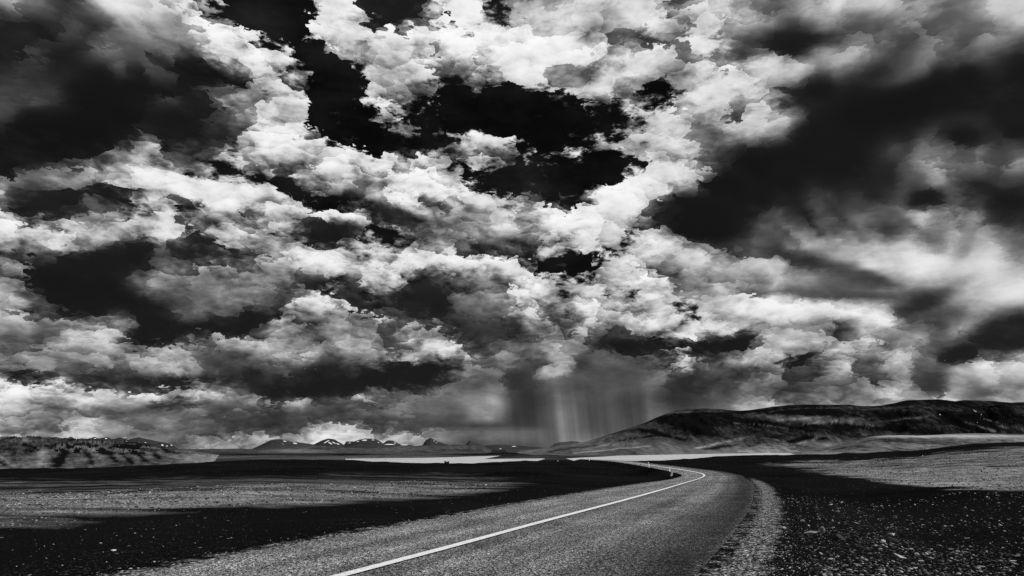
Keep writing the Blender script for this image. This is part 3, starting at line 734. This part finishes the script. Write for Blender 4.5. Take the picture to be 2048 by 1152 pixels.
# the lit hill with cliffs at the left
CL = [(-420,930),(-300,905),(-180,890),(-90,882),(0,878.4),(30,877.2),(60,876.8),(100,877.3),(130,879),(160,881),(200,882),(250,884),(300,889),(335,894),(352,898),(380,902),(410,906),(440,910),(470,914),(500,920),(520,926)]
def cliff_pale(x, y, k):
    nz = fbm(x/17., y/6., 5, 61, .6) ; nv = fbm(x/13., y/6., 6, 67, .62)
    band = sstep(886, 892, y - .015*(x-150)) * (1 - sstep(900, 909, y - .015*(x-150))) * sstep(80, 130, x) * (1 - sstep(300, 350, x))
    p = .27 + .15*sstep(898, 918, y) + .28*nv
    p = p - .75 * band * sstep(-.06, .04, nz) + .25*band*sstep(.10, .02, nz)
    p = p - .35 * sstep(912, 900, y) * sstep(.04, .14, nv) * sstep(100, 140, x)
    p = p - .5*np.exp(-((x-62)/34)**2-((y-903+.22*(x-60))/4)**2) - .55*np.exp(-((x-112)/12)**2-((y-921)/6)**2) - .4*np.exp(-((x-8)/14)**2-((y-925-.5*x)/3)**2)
    y = y + 4*fbm(x/14., y/8., 4, 79)  # relief shading painted into the tone: bright ridges, dark gullies
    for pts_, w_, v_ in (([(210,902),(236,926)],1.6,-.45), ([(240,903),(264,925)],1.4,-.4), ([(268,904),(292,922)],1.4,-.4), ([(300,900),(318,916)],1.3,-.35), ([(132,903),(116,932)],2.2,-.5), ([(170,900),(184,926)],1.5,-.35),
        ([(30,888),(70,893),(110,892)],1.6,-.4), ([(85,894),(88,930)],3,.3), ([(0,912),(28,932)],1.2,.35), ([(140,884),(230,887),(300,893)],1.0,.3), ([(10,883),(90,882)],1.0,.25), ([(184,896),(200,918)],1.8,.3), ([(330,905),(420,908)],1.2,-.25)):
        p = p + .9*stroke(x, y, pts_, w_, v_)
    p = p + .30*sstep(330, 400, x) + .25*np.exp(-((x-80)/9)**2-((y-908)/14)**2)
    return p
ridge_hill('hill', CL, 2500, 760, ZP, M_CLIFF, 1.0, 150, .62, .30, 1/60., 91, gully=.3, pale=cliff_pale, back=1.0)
# ---------------------------------------------------------------- stones
def rock_material(name, lo, hi):
    m_, t, bs = material(name)
    pos = t.new('ShaderNodeTexCoord').outputs['Object']
    grey(t, bs, t.mapr(t.noise(pos, 9, 6, .65), .3, .7, lo, hi), .85, .25)
    bump(t, bs, t.noise(pos, 30, 6, .7), .012, .8)
    return m_
M_PALE = rock_material('pale_stone', .30, .62)
M_MIDR = rock_material('grey_stone', .10, .30)
M_SHADED = rock_material('shaded_stone', .015, .06)  # rocks seen from their shaded side; the shade is in the colour

def rock_mesh(name, sx, sy, sz, seed, flat=.6, cuts=2):
    bm = bmesh.new()
    bmesh.ops.create_icosphere(bm, subdivisions=cuts, radius=1)
    rnd = random.Random(seed)
    planes = [(Vector((rnd.gauss(0, 1), rnd.gauss(0, 1), rnd.gauss(0, .7))).normalized(), rnd.uniform(.42, .85)) for _ in range(11)]
    for v_ in bm.verts:
        p = v_.co
        for n, d_ in planes:
            e = p.dot(n) - d_
            if e > 0: p = p - n * e
        p = p + Vector(mnoise.noise_vector(p * 2.2 + Vector((seed, 0, 0)))) * .10
        v_.co = Vector((p.x*sx, p.y*sy, p.z*sz))
    me = bpy.data.meshes.new(name); bm.to_mesh(me); bm.free()
    return me
def ground_z(x, y): return float(h_full(np.array([[x]]), np.array([[y]]))[0, 0])
def hit_full(px_, py_):
    p = hit_ground(px_, py_)
    for _ in range(4):
        z = ground_z(p.x, p.y); d_ = ray(px_, py_); t_ = (z - CAM_H) / d_.z
        p = Vector((d_.x*t_, d_.y*t_, z))
    return p
# px, py of the base, width and height in 1/2048, depth factor, tilt (x, y, z degrees), material, label
ROCKS = [
 (1645,1067,13,15,.5,(25,-30,20),M_MIDR,'broad upright grey slab, biggest stone in the dark sand right of the road'),
 (1622,1066,27,4,.8,(3,-6,12),M_MIDR,'long low grey slab leaning against the foot of the broad upright stone'),
 (1680,1079,19,8,.9,(18,14,-14),M_SHADED,'dark overhanging rock below and right of the broad upright slab'),
 (1783,1070,15,5,.8,(6,8,-14),M_PALE,'bright flat stone just above the thin tilted slab'),
 (1790,1086,21,9,.45,(30,24,-20),M_SHADED,'thin dark slab tilted up on edge, its far rim catching the light'),
 (1812,1095,15,12,.7,(20,30,10),M_SHADED,'dark pointed triangular rock right of the thin tilted slab'),
 (1798,1115,24,6,.5,(6,14,-12),M_PALE,'long bright white slab lying alone below the pointed dark rock'),
 (1833,1110,9,5,.8,(0,10,0),M_PALE,'small pale rounded stone right of the long white slab'),
 (1765,1086,10,6,.8,(8,-8,0),M_PALE,'pale lumpy stone left of the thin tilted slab'),
 (1843,1124,10,3,.8,(0,6,-6),M_PALE,'narrow pale sliver of stone below the long white slab'),
 (1605,1044,9,6,.8,(10,16,-20),M_MIDR,'grey wedge of stone at the edge of the gravel verge, behind the big slab'),
 (1568,1058,8,5,.8,(10,16,-24),M_PALE,'pale chip of stone on the gravel verge left of the big slab'),
 (1649,1152,9,5,.8,(0,8,-10),M_PALE,'pale stone by the bottom edge of the view, nearest of the loose stones'),
 (228,1102,9,2.6,.9,(0,4,4),M_PALE,'lone flat pale stone in the black sand left of the road'),
]
for i, (qx, qy, w_, hgt, dep, tilt, mt_, lab) in enumerate(ROCKS):
    p = hit_full(qx, qy); sc_ = p.y / FPX
    sx_, sz_ = w_ * sc_ / 2 * 1.25, max(hgt, 3.2) * sc_ / 2 * 1.35
    o = link('rock', rock_mesh('rock', sx_, sx_ * dep, sz_, 100 + i, cuts=3), [mt_])
    o.rotation_euler = [math.radians(a) for a in tilt]
    o.location = p + Vector((0, 0, sz_ * .55))
    tag(o, lab, 'rock', 'loose rocks on the sand')

# gravel and stones nobody could count
def scatter(name, n, place, size, mats, weights, kind_label):
    protos = []
    for k in range(7):
        bm = bmesh.new(); bmesh.ops.create_icosphere(bm, subdivisions=1, radius=1)
        rnd = random.Random(k + 900)
        for v_ in bm.verts: v_.co = v_.co * rnd.uniform(.45, 1.15)
        bm.verts.index_update()
        protos.append((np.array([v_.co[:] for v_ in bm.verts]), np.array([[v_.index for v_ in f.verts] for f in bm.faces]))); bm.free()
    VV = []; FF = []; MI = []; base = 0
    X, Y = place(n)
    Zs = h_full(X[None], Y[None])[0]
    for i in range(len(X)):
        co, fa = protos[i % 7]
        s_ = size(X[i], Y[i]); a_ = rng.uniform(0, 6.28); tz = rng.normal(0, .25)
        e = np.array([s_ * rng.uniform(.8, 1.5), s_ * rng.uniform(.6, 1.0), s_ * rng.uniform(.28, .6)])
        c_ = co * e
        c_ = np.stack([c_[:, 0], c_[:, 1], c_[:, 2] + c_[:, 0]*tz], 1)
        R_ = np.array([[math.cos(a_), -math.sin(a_), 0], [math.sin(a_), math.cos(a_), 0], [0, 0, 1]])
        c_ = c_ @ R_.T + np.array([X[i], Y[i], Zs[i] + e[2]*.35])
        VV.append(c_); FF.append(fa + base); base += len(co)
        MI += [int(rng.choice(len(mats), p=weights))] * len(fa)
    VV = np.concatenate(VV).astype(np.float32); FF = np.concatenate(FF).astype(np.int32)
    me = bpy.data.meshes.new(name)
    me.vertices.add(len(VV)); me.vertices.foreach_set('co', VV.ravel())
    me.loops.add(FF.size); me.loops.foreach_set('vertex_index', FF.ravel())
    me.polygons.add(len(FF)); me.polygons.foreach_set('loop_start', np.arange(0, FF.size, 3, dtype=np.int32))
    me.update(calc_edges=True)
    o = link(name, me, mats)
    me.polygons.foreach_set('material_index', np.array(MI, np.int32)); me.validate()
    return tag(o, kind_label, 'stones', kind='stuff')
def flat_mat(name, v_):
    m_, t, bs = material(name)
    pos = position(t)
    grey(t, bs, t.mapr(t.noise(pos, 40, 3, .6), .3, .7, v_*.6, v_*1.3), .85, .2)
    return m_
G1, G2, G3 = flat_mat('pebble_pale', .42), flat_mat('pebble_grey', .12), flat_mat('pebble_dark', .018)
def place_px(x0, x1, y0, y1, ok):
    def f(n):
        X = []; Y = []
        while len(X) < n:
            qx = rng.uniform(x0, x1, 4000); qy = rng.uniform(y0, y1, 4000)
            d_ = np.stack([(qx - 1024)/FPX, CP - (576 - qy)/FPX*SP*1.0, SP + (576 - qy)/FPX*CP], 1)
            t_ = -CAM_H / d_[:, 2]
            x_ = d_[:, 0]*t_; y_ = d_[:, 1]*t_
            sd_, bi = road_dist(x_[None], y_[None]); sd_ = sd_[0]; bi = bi[0]
            k = ok(sd_ - OFF_R[bi], -sd_ - OFF_L[bi], x_, y_)
            X += list(x_[k]); Y += list(y_[k])
        return np.array(X[:n]), np.array(Y[:n])
    return f
def place_far(xr, yr, xa, xb, thr):
    from bisect import bisect
    gx = GX.ravel(); gy = GY.ravel(); pl = pale.ravel()
    ppx = px.ravel(); ppy = py.ravel()
    area = (RR * np.gradient(RR, axis=0) * np.radians(.16)).ravel()
    ok = (pl > thr) & (ppx > xr[0]) & (ppx < xr[1]) & (ppy > yr[0]) & (ppy < yr[1]) & (RR.ravel() < 240)
    ids = np.nonzero(ok)[0]; w_ = np.sqrt(area[ids]); w_ /= w_.sum()
    def f(n):
        k = rng.choice(ids, n, p=w_); r = np.hypot(gx[k], gy[k]); a = np.arctan2(gx[k], gy[k])
        r = r * (1 + rng.uniform(-.008, .008, n)); a = a + np.radians(rng.uniform(-.09, .09, n))
        return r*np.sin(a), r*np.cos(a)
    return f
scatter('stones', 8500, place_px(1400, 2200, 985, 1260, lambda oR, oL, x, y: (oR > 1.6) & (fbm(x*.5, y*.5, 3, 4) > rng.uniform(-.5, .35, x.shape)) & (y > 4)),
        lambda x, y: float(np.clip(rng.lognormal(-4.7, .7), .004, .034)) * (1 + y*.035), [G1, G2, G3], [.34, .30, .36], 'countless broken stones strewn over the dark sand right of the road')
scatter('gravel', 5200, place_px(1300, 1800, 985, 1300, lambda oR, oL, x, y: (oR > .1) & (oR < 2.4) & (rng.uniform(0, 1, x.shape) > np.abs(oR - .8)/1.3) & (y > 3)),
        lambda x, y: float(np.clip(rng.lognormal(-4.7, .4), .005, .022)) * (1 + y*.03), [G1, G2, G3], [.5, .28, .22], 'loose pale gravel along the right verge of the road')
scatter('stones', 800, place_px(-200, 1100, 1000, 1200, lambda oR, oL, x, y: (oL > .15) & ((oL < .8) | (rng.uniform(0, 1, x.shape) < .35))),
        lambda x, y: float(np.clip(rng.lognormal(-4.5, .45), .006, .03)) * (1 + y*.03), [G1, G2, G3], [.35, .35, .3], 'small stones strewn over the black sand left of the road')

scatter('stones', 9000, place_far((-300, 1000), (955, 1055), -90, 60, .35), lambda x, y: float(np.clip(rng.lognormal(-3.2, .5), .014, .11)) * (.5 + y*.012), [G1, G2, G3], [.26, .36, .38], 'countless stones on the pale flat left of the road')
scatter('stones', 9000, place_far((1600, 2250), (905, 985), 15, 260, .35), lambda x, y: float(np.clip(rng.lognormal(-3.2, .5), .014, .11)) * (.5 + y*.012), [G1, G2, G3], [.3, .36, .34], 'countless stones on the pale flat beyond the dark bank, right')
# ---------------------------------------------------------------- road marker posts
def simple(name, v_, rough=.5):
    m_, t, bs = material(name)
    pos = t.new('ShaderNodeTexCoord').outputs['Object']
    grey(t, bs, t.mapr(t.noise(pos, 14, 4, .6), .3, .7, v_*.85, v_), rough, .4)
    return m_
M_POST = simple('post_white', .85); M_REFL = simple('reflector_grey', .35, .15); M_BASE = simple('post_foot', .05, .9)
def post_parts(root, hgt, wid):
    bm = bmesh.new()
    w2_, d2 = wid/2, wid*.22
    sec = [(-w2_, -d2), (-w2_*.3, -d2*1.5), (w2_*.3, -d2*1.5), (w2_, -d2), (w2_, d2), (-w2_, d2)]
    rings = []
    for z, k in ((-.15, 1), (hgt*.55, 1), (hgt*.97, .96)):
        rings.append([bm.verts.new((x*k, y*k, z + (.03*hgt*(1 + x/w2_) if z > hgt*.9 else 0))) for x, y in sec])
    for a, b in zip(rings[:-1], rings[1:]):
        for i in range(6): bm.faces.new((a[i], a[(i+1) % 6], b[(i+1) % 6], b[i]))
    bm.faces.new(rings[-1]); bm.faces.new(rings[0][::-1])
    me = bpy.data.meshes.new('post_body'); bm.to_mesh(me); bm.free()
    me.transform(Matrix.Rotation(math.radians(48), 4, 'Z'))
    link('post_body', me, [M_POST], root)
    bm = bmesh.new(); bmesh.ops.create_cube(bm, size=1)
    bmesh.ops.scale(bm, vec=(wid*.5, .012, hgt*.16), verts=bm.verts); bmesh.ops.bevel(bm, geom=bm.edges[:], offset=.003, segments=1, affect='EDGES')
    bmesh.ops.translate(bm, vec=(0, -d2*1.5 - .008, hgt*.80), verts=bm.verts)
    me = bpy.data.meshes.new('reflector'); bm.to_mesh(me); bm.free(); me.transform(Matrix.Rotation(math.radians(48), 4, 'Z')); link('reflector', me, [M_REFL], root)
    bm = bmesh.new(); bmesh.ops.create_cone(bm, segments=12, radius1=wid*.95, radius2=wid*.62, depth=.07, cap_ends=True)
    bmesh.ops.translate(bm, vec=(0, 0, .03), verts=bm.verts)
    me = bpy.data.meshes.new('foot_collar'); bm.to_mesh(me); bm.free(); link('foot_collar', me, [M_BASE], root)
POSTS = [   # base px, top px, width in 1/2048
 (1342.3,952.6,1344.6,945.2,2.0,'short white road marker post leaning right, nearest of the posts inside the bend'),
 (1339.6,943.9,1337.8,935.4,1.7,'slim white road marker post leaning left, just above the short leaning post'),
 (1297.6,935.1,1297.0,926.0,1.4,'upright white road marker post standing alone left of the leaning pair'),
 (1178.6,920.6,1178.4,917.9,.9,'tiny pale marker post on the far road, in front of the bright lake'),
 (1115.5,919.0,1115.4,916.0,.8,'farthest tiny pale marker post, where the road vanishes at the crest'),
]
for bx, by, tx, ty, w_, lab in POSTS:
    p = hit_full(bx, by)
    if p.y > 400:
        q_ = at_depth(bx, by, 226.0); p = Vector((q_.x, q_.y, ground_z(q_.x, q_.y)))
    sc_ = p.y / FPX
    hgt = math.hypot(tx - bx, by - ty) * sc_ * 1.05; wid = w_ * sc_ * 2.1
    r_ = bpy.data.objects.new('road_marker_post', None); COL.objects.link(r_); r_.empty_display_size = .3
    r_.location = p; r_.rotation_euler = Matrix.Rotation(math.atan2(tx - bx, by - ty), 3, 'Y').to_euler()
    tag(r_, lab, 'marker post', 'road marker posts along the bend')
    post_parts(r_, hgt, wid)

# ---------------------------------------------------------------- tiny dark building on the near shore of the lake
M_HUT = simple('hut_boards', .012, .9); M_ROOF = simple('hut_roof', .02, .8)
HD = 1000.0
hb = at_depth(890, 925, HD)
hut = bpy.data.objects.new('lakeside_hut', None); COL.objects.link(hut)
hut.location = (at_depth(893.5, 924, HD).x, HD, Z_LAKE - .4)
tag(hut, 'tiny dark hut with a tall left end, silhouetted against the lake', 'hut')
def box_part(name, x0, x1, y0, y1, z0, z1, mat, gable=0):
    bm = bmesh.new()
    b0_ = [bm.verts.new(c) for c in ((x0,y0,z0),(x1,y0,z0),(x1,y1,z0),(x0,y1,z0))]
    t0_ = [bm.verts.new(c) for c in ((x0,y0,z1),(x1,y0,z1),(x1,y1,z1),(x0,y1,z1))]
    for i in range(4): bm.faces.new((b0_[i], b0_[(i+1) % 4], t0_[(i+1) % 4], t0_[i]))
    bm.faces.new(b0_[::-1])
    if gable:
        g0 = bm.verts.new(((x0+x1)/2, y0, z1 + gable)); g1 = bm.verts.new(((x0+x1)/2, y1, z1 + gable))
        bm.faces.new((t0_[0], t0_[1], g0)); bm.faces.new((t0_[2], t0_[3], g1))
        bm.faces.new((t0_[1], t0_[2], g1, g0)); bm.faces.new((t0_[3], t0_[0], g0, g1))
    else: bm.faces.new(t0_)
    me = bpy.data.meshes.new(name); bm.to_mesh(me); bm.free()
    return link(name, me, [mat], hut)
u_ = HD / FPX
zt = lambda y: at_depth(893, y, HD).z - (Z_LAKE - .4)
box_part('wall', -4.5*u_, -2.6*u_, -1, 1, 0, zt(921.9), M_HUT)
box_part('roof', -4.6*u_, -2.5*u_, -1.1, 1.1, zt(921.9) + .003, zt(921.7), M_ROOF, .35)
box_part('wall', -2.6*u_ + .003, 2.2*u_, -1.2, 1.2, 0, zt(923.3), M_HUT)
box_part('wall', 2.2*u_ + .003, 4.6*u_, -1, 1, 0, zt(922.6), M_HUT)
box_part('roof', 2.1*u_, 4.7*u_, -1.1, 1.1, zt(922.6) + .003, zt(922.5), M_ROOF, .2)
# ---------------------------------------------------------------- camera, sun, view
cd = bpy.data.cameras.new('camera'); cam = bpy.data.objects.new('camera', cd); COL.objects.link(cam)
cd.sensor_width = 36; cd.lens = 24; cd.clip_start = .1; cd.clip_end = 120000
cam.location = (0, 0, CAM_H); cam.rotation_euler = (math.pi/2 + PITCH, 0, 0)
S.camera = cam
sd = bpy.data.lights.new('sun', 'SUN'); so = bpy.data.objects.new('sun', sd); COL.objects.link(so)
sd.energy = 3.0; sd.angle = math.radians(.53); sd.color = (1, 1, 1)
so.rotation_euler = SUN_DIR.to_track_quat('Z', 'Y').to_euler()
S.view_settings.view_transform = 'Standard'; S.view_settings.look = 'None'
S.view_settings.exposure = 0; S.view_settings.gamma = 1
S.cycles.use_denoising = False
